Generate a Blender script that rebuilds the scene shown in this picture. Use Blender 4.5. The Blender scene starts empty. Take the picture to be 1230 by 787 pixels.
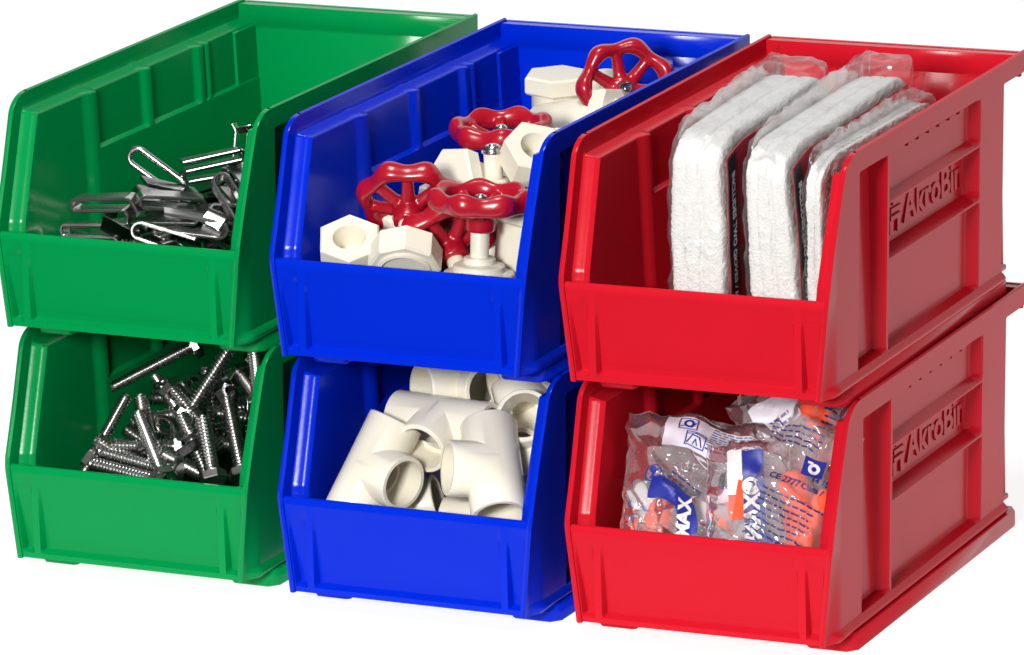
import bpy, bmesh, math, random
import numpy as np
from mathutils import Vector, Matrix
C = bpy.context.scene.collection
SC = bpy.context.scene
PI = math.pi

# ------------------------------------------------------------------ camera
cd = bpy.data.cameras.new('camera'); cam = bpy.data.objects.new('camera', cd); C.objects.link(cam)
cam.location = (1.31625, -2.61202, 0.89742)
cam.rotation_euler = (1.34571, 0.03476, 0.46)
cd.sensor_width = 36; cd.lens = 7537.47/1230*36
cd.shift_x = 0.12577; cd.shift_y = -0.17493
cd.clip_start = 0.05; cd.clip_end = 60
SC.camera = cam
# ------------------------------------------------------------------ world, lamps, exposure
w = bpy.data.worlds.new('World'); SC.world = w; w.use_nodes = True
bgn = w.node_tree.nodes['Background']; bgn.inputs[0].default_value = (1, 1, 1, 1); bgn.inputs[1].default_value = 0.10
def area(name, loc, target, sx, sy, power, col=(1, 1, 1)):
    l = bpy.data.lights.new(name, 'AREA'); l.shape = 'RECTANGLE'; l.size = sx; l.size_y = sy; l.energy = power; l.color = col
    o = bpy.data.objects.new(name, l); C.objects.link(o); o.location = loc
    o.rotation_euler = (Vector(target)-Vector(loc)).to_track_quat('-Z', 'Y').to_euler(); return o
area('key_softbox', (0.42, -2.42, 0.95), (0, 0.05, 0.10), 0.5, 0.45, 84, (1, .985, .96))
area('right_fill', (2.2, -0.6, 0.8), (0, 0.1, 0.1), 0.8, 0.8, 0.05)
area('top_softbox', (0.0, -0.35, 1.9), (0, 0.1, 0.1), 0.5, 0.5, 20)
SC.view_settings.view_transform = 'Standard'; SC.view_settings.look = 'None'; SC.view_settings.exposure = 0; SC.view_settings.gamma = 1
SC.render.film_transparent = False
SC.cycles.max_bounces = 12; SC.cycles.transparent_max_bounces = 24
try: SC.cycles.use_denoising = True
except Exception: pass

# ------------------------------------------------------------------ helpers
def lin(r, g, b):
    f = lambda c: c/12.92 if c <= .04045 else ((c+.055)/1.055)**2.4
    return (f(r/255), f(g/255), f(b/255), 1)
def mat(name, col, rough=.4, metal=0, spec=.5, bump=0, bscale=200, rvar=0, rscale=30, coat=0, sss=0, cvar=0, cscale=60):
    m = bpy.data.materials.new(name); m.use_nodes = True; nt = m.node_tree; p = nt.nodes['Principled BSDF']
    p.inputs['Base Color'].default_value = (*col[:3], 1); p.inputs['Roughness'].default_value = rough; p.inputs['Metallic'].default_value = metal
    p.inputs['Specular IOR Level'].default_value = spec; p.inputs['Coat Weight'].default_value = coat
    if sss:
        p.inputs['Subsurface Weight'].default_value = sss; p.inputs['Subsurface Radius'].default_value = (.004, .003, .002)
    tc = nt.nodes.new('ShaderNodeTexCoord')
    if bump:
        n = nt.nodes.new('ShaderNodeTexNoise'); n.inputs['Scale'].default_value = bscale; n.inputs['Detail'].default_value = 3
        b = nt.nodes.new('ShaderNodeBump'); b.inputs['Strength'].default_value = bump; b.inputs['Distance'].default_value = .001
        nt.links.new(tc.outputs['Object'], n.inputs['Vector']); nt.links.new(n.outputs['Fac'], b.inputs['Height']); nt.links.new(b.outputs['Normal'], p.inputs['Normal'])
    if rvar:
        n = nt.nodes.new('ShaderNodeTexNoise'); n.inputs['Scale'].default_value = rscale; n.inputs['Detail'].default_value = 5
        r = nt.nodes.new('ShaderNodeMapRange'); r.inputs['To Min'].default_value = rough-rvar; r.inputs['To Max'].default_value = rough+rvar
        r.inputs['From Min'].default_value = .3; r.inputs['From Max'].default_value = .7
        nt.links.new(tc.outputs['Object'], n.inputs['Vector']); nt.links.new(n.outputs['Fac'], r.inputs['Value']); nt.links.new(r.outputs['Result'], p.inputs['Roughness'])
    if cvar:
        n = nt.nodes.new('ShaderNodeTexNoise'); n.inputs['Scale'].default_value = cscale; n.inputs['Detail'].default_value = 6
        x = nt.nodes.new('ShaderNodeMix'); x.data_type = 'RGBA'
        x.inputs[6].default_value = (*[c*(1-cvar) for c in col[:3]], 1); x.inputs[7].default_value = (*[min(1, c*(1+cvar)) for c in col[:3]], 1)
        nt.links.new(tc.outputs['Object'], n.inputs['Vector']); nt.links.new(n.outputs['Fac'], x.inputs[0]); nt.links.new(x.outputs[2], p.inputs['Base Color'])
    return m
def mesh_obj(name, verts, faces, material=None, parent=None, smooth=True, sharp=50):
    me = bpy.data.meshes.new(name); me.from_pydata([tuple(v) for v in verts], [], faces); me.update()
    bm = bmesh.new(); bm.from_mesh(me); bmesh.ops.recalc_face_normals(bm, faces=bm.faces); bm.to_mesh(me); bm.free()
    return link(name, me, material, parent, smooth, sharp)
def link(name, me, material=None, parent=None, smooth=True, sharp=50):
    if smooth:
        me.polygons.foreach_set('use_smooth', [True]*len(me.polygons)); me.set_sharp_from_angle(angle=math.radians(sharp))
    if material and not me.materials: me.materials.append(material)
    o = bpy.data.objects.new(name, me); C.objects.link(o)
    if parent: o.parent = parent
    return o
def thing(name, label, cat, group=None):
    o = bpy.data.objects.new(name, None); o.empty_display_size = .01; C.objects.link(o); tag(o, label, cat, group); return o
def tag(o, label, cat, group=None):
    o['label'] = label; o['category'] = cat
    if group: o['group'] = group
    return o
def copy_tree(o, parent=None):
    c = o.copy(); C.objects.link(c)
    if parent: c.parent = parent
    for ch in list(o.children): copy_tree(ch, c)
    return c
class MB:
    def __init__(s): s.v = []; s.f = []
    def add(s, vs, fs):
        k = len(s.v); s.v += [Vector(v) for v in vs]; s.f += [[i+k for i in f] for f in fs]; return s
    def grid(s, P, closeu=False, closev=False, flip=False):
        nu = len(P); nv = len(P[0]); fs = []
        for i in range(nu if closeu else nu-1):
            for j in range(nv if closev else nv-1):
                a, b, c, d = i*nv+j, ((i+1) % nu)*nv+j, ((i+1) % nu)*nv+(j+1) % nv, i*nv+(j+1) % nv
                fs.append([a, d, c, b] if flip else [a, b, c, d])
        return s.add([p for r in P for p in r], fs)
    def lathe(s, prof, n=40, M=None, cap0=False, cap1=False, mod=None):
        # prof: list of (r, z)
        P = []
        for r, z in prof:
            row = []
            for k in range(n):
                a = 2*PI*k/n; rr = r*(mod(a) if mod else 1)
                v = Vector((rr*math.cos(a), rr*math.sin(a), z)); row.append(M @ v if M else v)
            P.append(row)
        b = len(s.v); s.grid(P, closev=True)
        if cap0: s.f.append([b+k for k in range(n)][::-1])
        if cap1: s.f.append([b+(len(prof)-1)*n+k for k in range(n)])
        return s
    def prism(s, loop, z0, z1, ch=0, M=None):
        # chamfered extrusion of a convex-ish 2D loop
        n = len(loop); cx = sum(p[0] for p in loop)/n; cy = sum(p[1] for p in loop)/n
        rad = max(math.hypot(p[0]-cx, p[1]-cy) for p in loop); q = 1-ch/rad if ch else 1
        sc = [(cx+(x-cx)*q, cy+(y-cy)*q) for x, y in loop]
        rings = [(sc, z0), (loop, z0+ch), (loop, z1-ch), (sc, z1)] if ch else [(loop, z0), (loop, z1)]
        b = len(s.v)
        P = [[(M @ Vector((x, y, z)) if M else Vector((x, y, z))) for x, y in lp] for lp, z in rings]
        s.grid(P, closev=True); s.f.append([b+k for k in range(n)][::-1]); s.f.append([b+(len(rings)-1)*n+k for k in range(n)])
        return s
    def box(s, x0, x1, y0, y1, z0, z1, ch=0, M=None):
        c = ch
        if not ch: return s.prism([(x0, y0), (x1, y0), (x1, y1), (x0, y1)], z0, z1, 0, M)
        lp = [(x0+c, y0), (x1-c, y0), (x1, y0+c), (x1, y1-c), (x1-c, y1), (x0+c, y1), (x0, y1-c), (x0, y0+c)]
        return s.prism(lp, z0, z1, c*.8, M)
    def tube(s, path, r, n=10, cap=True, sx=1, closed=False):
        path = [Vector(p) for p in path]; P = []; up = None; m = len(path)
        for i, p in enumerate(path):
            t = ((path[(i+1) % m]-path[i-1]) if closed else (path[min(i+1, m-1)]-path[max(i-1, 0)])).normalized()
            if up is None: up = t.orthogonal().normalized()
            up = (up-t*up.dot(t)).normalized(); sd = t.cross(up)
            rr = r[i] if isinstance(r, (list, tuple)) else r
            P.append([p+up*rr*math.cos(2*PI*k/n)+sd*rr*sx*math.sin(2*PI*k/n) for k in range(n)])
        b = len(s.v); s.grid(P, closeu=closed, closev=True)
        if cap and not closed: s.f.append([b+k for k in range(n)][::-1]); s.f.append([b+(m-1)*n+k for k in range(n)])
        return s
    def build(s, name, material=None, parent=None, smooth=True, sharp=50):
        return mesh_obj(name, s.v, s.f, material, parent, smooth, sharp)
    def mesh(s, name='tmp'):
        me = bpy.data.meshes.new(name); me.from_pydata([tuple(v) for v in s.v], [], s.f)
        bm = bmesh.new(); bm.from_mesh(me); bmesh.ops.recalc_face_normals(bm, faces=bm.faces); bm.to_mesh(me); bm.free(); return me
def evaluate(me, setup):
    # run modifiers on a temporary object and return the resulting mesh
    o = bpy.data.objects.new('tmp', me); C.objects.link(o); extra = setup(o) or []
    dg = bpy.context.evaluated_depsgraph_get(); r = bpy.data.meshes.new_from_object(o.evaluated_get(dg))
    for x in [o]+extra: bpy.data.objects.remove(x)
    return r
def boolean(base, others):
    # others: list of (mesh, op)
    def st(o):
        ex = []
        for m, op in others:
            b = bpy.data.objects.new('tmpb', m); C.objects.link(b); ex.append(b)
            md = o.modifiers.new('b', 'BOOLEAN'); md.object = b; md.operation = op; md.solver = 'EXACT'
        return ex
    return evaluate(base, st)
def align(loc, z, xhint=None, spin=0):
    # matrix whose local z points along z, local x close to xhint
    z = Vector(z).normalized(); h = Vector(xhint) if xhint is not None else z.orthogonal()
    y = z.cross(h)
    if y.length < 1e-5: y = z.orthogonal()
    y.normalize(); x = y.cross(z)
    M = Matrix((x, y, z)).transposed().to_4x4(); M.translation = Vector(loc)
    return M @ Matrix.Rotation(spin, 4, 'Z')
def text_mesh(body, size, extrude=0, offset=0, align_x='CENTER', sx=1):
    c = bpy.data.curves.new('txt', 'FONT'); c.body = body; c.size = size; c.extrude = extrude; c.offset = offset; c.align_x = align_x; c.align_y = 'CENTER'
    c.resolution_u = 3
    o = bpy.data.objects.new('txt', c); C.objects.link(o); dg = bpy.context.evaluated_depsgraph_get()
    me = bpy.data.meshes.new_from_object(o.evaluated_get(dg)); bpy.data.objects.remove(o)
    if sx != 1: me.transform(Matrix.Diagonal((sx, 1, 1, 1)))
    return me

# ------------------------------------------------------------------ materials
def plastic(name, col, spec=.13):
    return mat(name, col, rough=.18, spec=spec, bump=.02, bscale=420, rvar=.04, rscale=26, cvar=.03, cscale=18)
GREEN = plastic('green_polypropylene', (.0003, .235, .056)); BLUE = plastic('blue_polypropylene', (.0002, .019, .50)); RED = plastic('red_polypropylene', (.50, .008, .019), .085)
PVC = mat('white_pvc', (.82, .77, .63), rough=.2, bump=.03, bscale=150, rvar=.06, cvar=.02, sss=.12)
PVC_OLD = mat('cream_nylon', (.72, .68, .56), rough=.34, bump=.05, bscale=200, rvar=.06, cvar=.03)
WHEELRED = mat('red_enamel', (.35, .004, .016), rough=.27, bump=.12, bscale=130, rvar=.06, coat=.2)
CHROME = mat('bright_zinc', (.50, .49, .48), rough=.24, metal=1, bump=.05, bscale=300, rvar=.06)
STEEL = mat('plain_steel', (.24, .24, .245), rough=.2, metal=1, bump=.04, bscale=300, rvar=.07)
DARKSTEEL = mat('shade_darkened_steel', (.065, .065, .07), rough=.2, metal=1, bump=.05, bscale=300, rvar=.08)  # steel colour darkened to stand for black reflections and shade in the heaps

# ------------------------------------------------------------------ setting: seamless white sweep, emission added to keep the ground white and shadowless
SWEEP = bpy.data.materials.new('white_sweep_added_glow'); SWEEP.use_nodes = True
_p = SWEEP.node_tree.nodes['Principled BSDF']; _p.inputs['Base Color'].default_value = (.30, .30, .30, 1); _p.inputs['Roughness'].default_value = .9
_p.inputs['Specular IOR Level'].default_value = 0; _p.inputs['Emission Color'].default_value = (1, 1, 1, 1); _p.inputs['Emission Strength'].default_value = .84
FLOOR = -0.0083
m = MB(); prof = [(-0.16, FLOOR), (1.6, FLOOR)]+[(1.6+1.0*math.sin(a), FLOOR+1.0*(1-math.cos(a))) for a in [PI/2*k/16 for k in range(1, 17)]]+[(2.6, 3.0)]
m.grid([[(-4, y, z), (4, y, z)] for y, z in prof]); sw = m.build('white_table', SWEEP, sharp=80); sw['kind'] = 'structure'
# ------------------------------------------------------------------ stacking bin
HB, ZL, S1, LB, WT = .1124, .0484, .0247, .2724, .070
def smooth01(t): t = max(0., min(1., t)); return t*t*(3-2*t)
def ramp(v, a, b): return max(0., min(1., (v-a)/(b-a)))          # linear 0..1
def xo(y, z):
    # half width of the outer plane
    f = .0637+.0051*z/ZL if z < ZL else .0688+.0012*(z-ZL)/(HB-ZL)
    g = .0668+.0032*z/HB
    t = smooth01(y/.014); return f*(1-t)+g*t
def yfront(z):
    y = 0 if z <= ZL else S1*(z-ZL)/(HB-ZL)
    r = .0085
    if z > HB-r:
        t = min(1, (z-(HB-r))/r); y += .0125*(1-math.sqrt(max(0, 1-t*t)))
    if abs(z-ZL) < .003: y += .0006*(1-abs(z-ZL)/.003)
    return y
def outer_depth(y, z):
    e = 0.
    zt = ramp(z, .1008, .1022); zb = ramp(z, .0055, .0075)
    inz = (1-zt)*zb
    g = min(ramp(y, .0406, .0414), 1)*(1-ramp(y, .0722, .0780)); e += .0082*(.62+.38*z/HB)*g*inz
    # recessed panels between the two crests
    if y > .0805:
        top = .0045; band = .0068; low = .0048
        if z > .0785: dz = top*ramp(z, .0785, .0818)
        elif z > .0505: dz = band*(1-ramp(z, .0768, .0776))*ramp(z, .0505, .0542)
        else: dz = low*(1-ramp(z, .0488, .0496))
        b0 = .1995
        h = ramp(y, .0805, .0812)*(1-ramp(y, b0, .206)); e += dz*h*inz
        e += .0108*ramp(y, .2400, .2409)*(1-zt)
    # bead along the bottom edge
    if z < .0065: e -= .0024*math.sin(PI*ramp(z, -.0008, .0058))*smooth01((y-.002)/.01)*(1-ramp(y, .241, .2425))
    return e
def inner_depth(y, z):
    d = min((y-yfront(z))*.93, (HB-z)) if z > ZL-.004 else (y-yfront(z))*.93
    t = 10.6-3.0*0
    base = .0128; frontt = .0104
    t = frontt+(base-frontt)*smooth01((y-.076)/.010)
    if y > .082:
        pan = .0026*ramp(z, .0722, .0736)*(ramp(y, .0885, .0895)*(1-ramp(y, .139, .143))+ramp(y, .1465, .1475)*(1-ramp(y, .196, .2)))
        pan += .0022*ramp(z, .0722, .0736)*(ramp(y, .2035, .2045)*(1-ramp(y, .206, .2085)))
        pan += .0016*ramp(z, .0722, .0736)*ramp(y, .2105, .2125)
        t -= pan
    rim = .0026; k = ramp(d, .0082, .0105)
    k = smooth01(k)
    return rim+(t-rim)*k
def side_wall_mesh():
    ys = sorted(set([round(v, 5) for v in list(np.arange(0, .0406, .0017))+list(np.arange(.0406, .2724, .0032))+
        [.0008, .0082, .0088, .0094, .0100, .0105, .0406, .0410, .0414, .0722, .0736, .0750, .0765, .0780, .0805, .0812, .0760, .086, .0885, .0895, .139, .141, .143, .1465, .1475, .192, .194, .196, .199, .2, .202, .204, .206,
         .2035, .2045, .2085, .2105, .2125, .2400, .2409, .241, .2425, .2724]]))
    zs = sorted(set([round(v, 5) for v in list(np.arange(.008, HB-.012, .0032))+[0, .0004, .0008, .0012, .0016, .0020, .0025, .0030, .0034, .0038, .0043, .0047, .0051, .0055, .0058, .0065, .0075, .0484, .0464, .0474, .0494, .0504, .0488, .0496, .0505, .0515, .0530, .0542, .0565,
        .0722, .0729, .0736, .0768, .0776, .0785, .0795, .0808, .0818, .0835, .1000, .1004, .1008, .1015, .1022, .1028]+[HB-.0085*(1-math.sin(a)) for a in np.linspace(0, PI/2, 10)]+[HB-.011]]))
    O = []; I = []
    for z in zs:
        ro = []; ri = []
        for y0 in ys:
            y = y0+yfront(z)*max(0, 1-y0/.0405)
            eo = outer_depth(y, z); yc = min(y, .2655) if z < .1004 else y; ro.append(Vector((xo(y, z)-eo, yc, z)))
            yi = y0+yfront(z)*(1 if y0 < .0125 else max(0, 1-(y0-.0125)/.0620))
            ei = max(inner_depth(yi, z), outer_depth(yi, z)+.0016 if yi > .02 else 0); ri.append(Vector((xo(yi, z)-ei, min(yi, .2655) if z < .1004 else yi, z)))
        O.append(ro); I.append(ri)
    # soften the sharp corners of the rim edge
    m = MB(); m.grid(O); m.grid(I, flip=True)
    nz = len(zs)
    def strip(a, b):
        mid = [(p+q)/2 for p, q in zip(a, b)]
        m.grid([a, b])
    # front, top and rear edges: a slightly domed strip
    fr_o = [r[0] for r in O]; fr_i = [r[0] for r in I]
    fm = [(p+q)/2+Vector((0, -.0007, 0)) for p, q in zip(fr_o, fr_i)]; m.grid([fr_o, fm, fr_i])
    tm = [(p+q)/2+Vector((0, 0, .0006)) for p, q in zip(O[-1], I[-1])]; m.grid([O[-1], tm, I[-1]])
    m.grid([[r[-1] for r in O], [r[-1] for r in I]])
    m.grid([O[0], I[0]])
    return m
def build_bin():
    root = thing('storage_bin', '', 'storage bin')
    sm = side_wall_mesh()
    for s in (1, -1):
        me = sm.mesh('side_wall')
        if s < 0: me.transform(Matrix.Diagonal((-1, 1, 1, 1))); me.flip_normals()
        bm = bmesh.new(); bm.from_mesh(me); bmesh.ops.remove_doubles(bm, verts=bm.verts, dist=1e-6); bmesh.ops.recalc_face_normals(bm, faces=bm.faces); bm.to_mesh(me); bm.free()
        wll = link('side_wall', me, None, root, sharp=42)
        # raised lettering in the sunken band: bin pictogram and name
        t = text_mesh('AkroBin', .0205, .00035, .0005, 'LEFT', .62); b = bmesh.new(); b.from_mesh(t)
        lo = min(v.co.x for v in b.verts); hi = max(v.co.x for v in b.verts); k = .081/(hi-lo)
        for v in b.verts: v.co.x = (v.co.x-lo)*k+.0345
        pic = MB()
        for (x0, x1, z0, z1) in ((.016, .020, -.0085, .0005), (.0255, .0300, -.0085, .0005), (.017, .0310, .002, .0042), (.019, .0320, .0058, .0078), (.016, .0300, -.0015, .0006)):
            pic.box(x0, x1, z0, z1, -.0003, .0003+.00002*len(pic.v))
        k0 = len(b.verts); vs = [b.verts.new(v) for v in pic.v]; b.verts.ensure_lookup_table()
        for f in pic.f:
            try: b.faces.new([vs[i] for i in f])
            except Exception: pass
        for v in b.verts: v.co.z += .0
        b.to_mesh(t); b.free()
        # text x -> +y, text y -> z, normal -> +x   (mirrored reading direction on the other side)
        X0 = .0686-.0068
        if s > 0: M = Matrix(((0, 0, 1, X0+.0005), (1, 0, 0, .0815), (0, 1, 0, .0660), (0, 0, 0, 1)))
        else: M = Matrix(((0, 0, -1, -X0-.0005), (-1, 0, 0, .2035), (0, 1, 0, .0655), (0, 0, 0, 1)))
        t.transform(M); link('raised_lettering', t, None, wll, smooth=False)
        # row of short raised dashes high on the wall and the little hole by the rear edge
        d = MB()
        for k in range(6):
            y = .1125+k*.0142; d.prism([(y, -.0006), (y+.0062, -.0006), (y+.0052, .0008), (y+.001, .0008)], .0640, .06665, 0, Matrix(((0, 0, s, 0), (1, 0, 0, 0), (0, 1, 0, .0993), (0, 0, 0, 1))))
        d.build('dash_mark', None, wll, smooth=False)
    # front panel
    def wdt(z): return (.0637+.0051*z/ZL)-.0027
    us = sorted(set([-1, 1]+list(np.linspace(-1, 1, 41))))
    xs_n = []
    N = 64
    zs = sorted(set([round(v, 5) for v in list(np.linspace(.0005, ZL-.0015, 22))+[.0032, .0042, .0052, .0405, .0425, .044]]))
    def fdep(x, z):
        # how far the field lies behind the ribs and ledge
        W = wdt(z); D = .0052*max(0, (.0435-z)/.0435)+.0003
        if z > .0435: return 0
        D *= ramp(z, .0034, .0050)
        e = ramp(W-abs(x), .0006, .0016)                       # edge flange
        rw0, rw1 = .0503, .0547
        ax = abs(x); sgn = 1 if x > 0 else -1
        inr = ramp(ax, rw0-.0006, rw0+.0004)*(1-ramp(ax, rw1-.0004, rw1+.0006))
        return D*e*(1-inr)
    P = []
    for z in zs:
        W = wdt(z)
        xs = sorted(set([-W, W, -W+.0006, W-.0006, -W+.0016, W-.0016]+[s*v for s in (1, -1) for v in (.0497, .0507, .0525, .0543, .0553)]+list(np.linspace(-.0485, .0485, 30))))
        P.append([Vector((x, .0009+fdep(x, z), z)) for x in xs])
    m = MB(); 
    nx = len(P[0]); xs_top = [p.x for p in P[-1]]
    # rounded lip over the top, then the inner face
    lip = []
    for (dy, dz) in ((.0011, .0010), (.0022, .0014), (.0034, .0011), (.0042, .0002), (.0046, -.0012)):
        lip.append([Vector((p.x, .0009+dy-.0004, ZL-.0015+dz)) for p in P[-1]])
    inner = [[Vector((x*.985, .0055, z)) for x in [p.x for p in r]] for r, z in zip(P[::-1], zs[::-1])][1:]
    m.grid(P+lip+inner); fp = m.build('front_panel', None, root, sharp=40)
    # base, back wall, hanging lip
    m = MB(); m.box(-.0605, .0605, .0030, .2655, .0006, .0032, .0006); m.build('base', None, root)
    m = MB()
    yb0, yb1 = .2640, .2668
    m.box(-.0585, .0585, yb0, yb1, .0004, .1005, .0004)
    m.box(-.0672, .0672, yb0-.0003, yb1+.0002, .1003, HB-.0006, .0005)
    m.box(-.0672, .0672, yb1, .2712, HB-.0034, HB-.0008, .0004)
    m.box(-.0672, .0672, .2712, .2732, .0990, HB-.0005, .0004)
    m.build('back_wall', None, root)
    for s in (1, -1):
        m = MB(); x0, x1 = (.0430, .0668) if s > 0 else (-.0655, -.0415)
        # rail with rounded ends: plan loop, thick enough to nest in the rim of the bin below
        lp = [(x0+.002, .0215), (x1-.004, .0215), (x1, .0265), (x1, .247), (x1-.003, .2525), (x0+.003, .2525), (x0, .2500), (x0, .0235)]
        if s < 0: lp[0] = (-.0570, .0215); lp[1] = (-.0420, .0215); lp[2] = (-.0405, .0230); lp[-1] = (x0, .0330)
        m.prism(lp, -.0082, .0005, .0010); m.build('foot_rail', None, root)
    return root
proto = build_bin()
def setmat(o, m):
    for ch in o.children:
        if ch.type == 'MESH':
            if not ch.data.materials: ch.data.materials.append(GREEN)
            ch.material_slots[0].link = 'OBJECT'; ch.material_slots[0].material = m
        setmat(ch, m)
BINS = {}
specs = [('g0', (-.1570, .0058, 0), 0, GREEN, 'glossy green stacking bin at lower left holding hex bolts'),
         ('g1', (-.1570, .0071, .1197), 0, GREEN, 'green open-front bin at upper left holding bent metal clips'),
         ('b0', (0, 0, 0), 0, BLUE, 'blue stacking bin in the lower row holding white pipe tees'),
         ('b1', (0, .0013, .1197), 0, BLUE, 'blue bin in the upper row holding valves with red handwheels'),
         ('r0', (.1534, .0039, 0), .01882, RED, 'red bin at lower right holding clear printed bags with orange foam plugs'),
         ('r1', (.1534, .0052, .1197), .01882, RED, 'red bin at upper right holding three bagged white towels')]
for i, (k, loc, rz, m_, lab) in enumerate(specs):
    o = proto if i == 0 else copy_tree(proto)
    o.location = loc; o.rotation_euler = (0, 0, rz); setmat(o, m_); tag(o, lab, 'storage bin', 'stacked colour bins')
    BINS[k] = Matrix.Translation(loc) @ Matrix.Rotation(rz, 4, 'Z')
    for ch in o.children:
        if ch.name.startswith('foot_rail'): ch.scale.x = 1.055 if k[1] == '0' else 1
# ------------------------------------------------------------------ shared pieces for the bin contents
def bin_mat(b, loc, z, xh=None, spin=0): return BINS[b] @ align(loc, z, xh, spin)
def hexloop(af, n=6, rot=0): r = af/2/math.cos(PI/n); return [(r*math.cos(2*PI*(k+.5)/n+rot), r*math.sin(2*PI*(k+.5)/n+rot)) for k in range(n)]

R_ = (.897, .44, -.034); U_ = (-.077, .23, .97); T_ = (.435, -.867, .24)        # rough right / up / towards-viewer directions of a bin
def rv(a, b_=0, c=0): return Vector(R_)*a+Vector(U_)*b_+Vector(T_)*c
# ---- hex bolts (bottom green bin)
def bolt_meshes(L, d=.0082, pitch=.0019, threaded=None):
    threaded = threaded or L
    R = d/2; n = 20; rows = int(threaded/pitch*5); P = []
    for i in range(rows+1):
        z = -i*pitch/5-(L-threaded); row = []
        for k in range(n):
            a = 2*PI*k/n; ph = ((z/pitch+k/n) % 1.0); tri = abs(2*ph-1)
            r = R-.00098*tri
            tip = (L+z)/.0012
            if tip < 1: r *= .80+.20*max(0, tip)
            row.append(Vector((r*math.cos(a), r*math.sin(a), z)))
        P.append(row)
    m = MB(); 
    if threaded < L: m.lathe([(R, 0), (R, -(L-threaded))], n)
    b = len(m.v); m.grid(P, closev=True); m.f.append([b+rows*n+k for k in range(n)])
    sh = m.mesh('shank')
    h = MB(); h.prism(hexloop(.0126), 0.0002, .0046, .0006); h.lathe([(.0054, 0), (.0060, 0), (.0060, .0003), (.0054, .0004)], 24)
    return sh, h.mesh('head')
SH_L, HD = bolt_meshes(.040); SH_S, _ = bolt_meshes(.031); SH_T, _ = bolt_meshes(.046, .0068, .0017)
WASHER = MB().lathe([(.0036, 0), (.0056, 0), (.0059, .0003), (.0059, .0013), (.0056, .0016), (.0036, .0016), (.0034, .0013), (.0034, .0003), (.0036, 0)], 32).mesh('washer')
def nut_mesh():
    m = MB(); lp = hexloop(.0110); inner = [(.0034*math.cos(2*PI*(k+.5)/6), .0034*math.sin(2*PI*(k+.5)/6)) for k in range(6)]
    b = MB().prism(lp, 0, .0050, .0006).mesh(); c = MB().lathe([(.0033, -.01), (.0033, .02)], 24, cap0=True, cap1=True).mesh()
    return boolean(b, [(c, 'DIFFERENCE')])
NUT = nut_mesh()
def bolt(b, tipp, headp, label, sh=None, m=CHROME, group='hex bolts heaped in the green bin', spin=0):
    # tip and head given in the bin's own frame
    tipp = Vector(tipp); headp = Vector(headp); z = (headp-tipp).normalized()
    t = thing('hex_bolt', label, 'bolt', group); t.matrix_world = bin_mat(b, headp, z, None, spin)
    s = link('threaded_shank', sh or SH_L, m, t, sharp=30); h = link('hex_head', HD, m, t, sharp=30); return t

hero = [  # tip, head, label, shank
    ((-.0375, .058, .0760), (-.0020, .078, .0955), 'long bolt sloping up to the right above the rest of the heap', SH_T, CHROME),
    ((.0285, .062, .1010), (.0125, .047, .0715), 'bolt standing head down near the right of the heap, upper one of two', SH_L, CHROME),
    ((.0290, .030, .0740), (.0420, .014, .0505), 'bolt with a bright hex head lowest at the right corner', SH_S, CHROME),
    ((-.0080, .034, .0680), (.0135, .014, .0480), 'bolt leaning across the middle of the heap with its head at the front lip', SH_L, CHROME),
    ((-.0190, .020, .0530), (.0150, .021, .0468), 'bolt lying flat behind the front lip', SH_L, STEEL),
    ((-.0215, .014, .0480), (.0130, .012, .0438), 'bolt lying flat at the very front, half hidden by the lip', SH_L, STEEL),
    ((-.0185, .032, .0745), (-.0330, .016, .0420), 'thin bolt standing steeply at the left end of the heap', SH_T, CHROME),
    ((-.0050, .092, .0970), (.0330, .108, .0900), 'bolt lying dim at the back, tip pointing left', SH_L, STEEL),
    ((.0360, .074, .1010), (.0520, .048, .0800), 'bolt sloping down to the right against the right wall', SH_L, STEEL),
    ((.0520, .058, .0700), (.0290, .074, .0830), 'stub of a bolt poking out at the right wall', SH_S, DARKSTEEL),
    ((-.0140, .046, .0720), (-.0020, .030, .0560), 'thin bolt sloping down into the dark centre', SH_S, STEEL),
    ((-.0150, .066, .0790), (.0160, .044, .0610), 'slim dark bolt crossing the centre behind the leaning one', SH_T, DARKSTEEL),
    ((.0400, .040, .0700), (.0520, .026, .0500), 'bolt tight in the right front corner behind the bright head', SH_L, STEEL),
    ((.0060, .078, .0900), (.0100, .070, .0560), 'bolt standing upright in the shade at the back', SH_S, STEEL),
]
for a, c, lab, sh, mm in hero: bolt('g0', a, c, lab, sh, mm)
rnd = random.Random(11)
for i in range(26):
    y = rnd.uniform(.018, .15); x = rnd.uniform(-.030, .044) if y < .1 else rnd.uniform(-.045, .045)
    top = .046+.30*min(y, .075)+.010*ramp(x, -.03, .01)-.016*(x < -.018)-(.25*(y-.09) if y > .09 else 0)
    z = top-rnd.uniform(.001, .018); a = rnd.uniform(0, 2*PI); e = rnd.uniform(-.5, .5)
    d = Vector((math.cos(a)*math.cos(e), math.sin(a)*math.cos(e), math.sin(e)))*.018; p = Vector((x, y, z)); d = (d-.85*Vector(T_)*d.dot(Vector(T_))).normalized()*.018
    p.x = max(-.035, min(.036, p.x)); p.y = max(.024, p.y)
    bolt('g0', p-d, p+d, 'darkened hex bolt lying deep in the dark of the bolt heap', rnd.choice([SH_L, SH_S]), rnd.choice([STEEL, DARKSTEEL, DARKSTEEL]), 'hex bolts deep in the heap')
for loc, z, lab in (((.0195, .030, .0640), (-.3, -.35, .9), 'bright washer lying in the middle of the bolts'), ((-.0060, .055, .0800), (-.2, -.3, .9), 'washer tilted behind the long bolt'), ((.0010, .040, .0640), (.7, -.2, .6), 'washer on edge left of the leaning bolt')):
    o = link('washer', WASHER, CHROME, sharp=35); o.matrix_world = bin_mat('g0', loc, z); tag(o, lab, 'washer', 'washers among the bolts')
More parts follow.
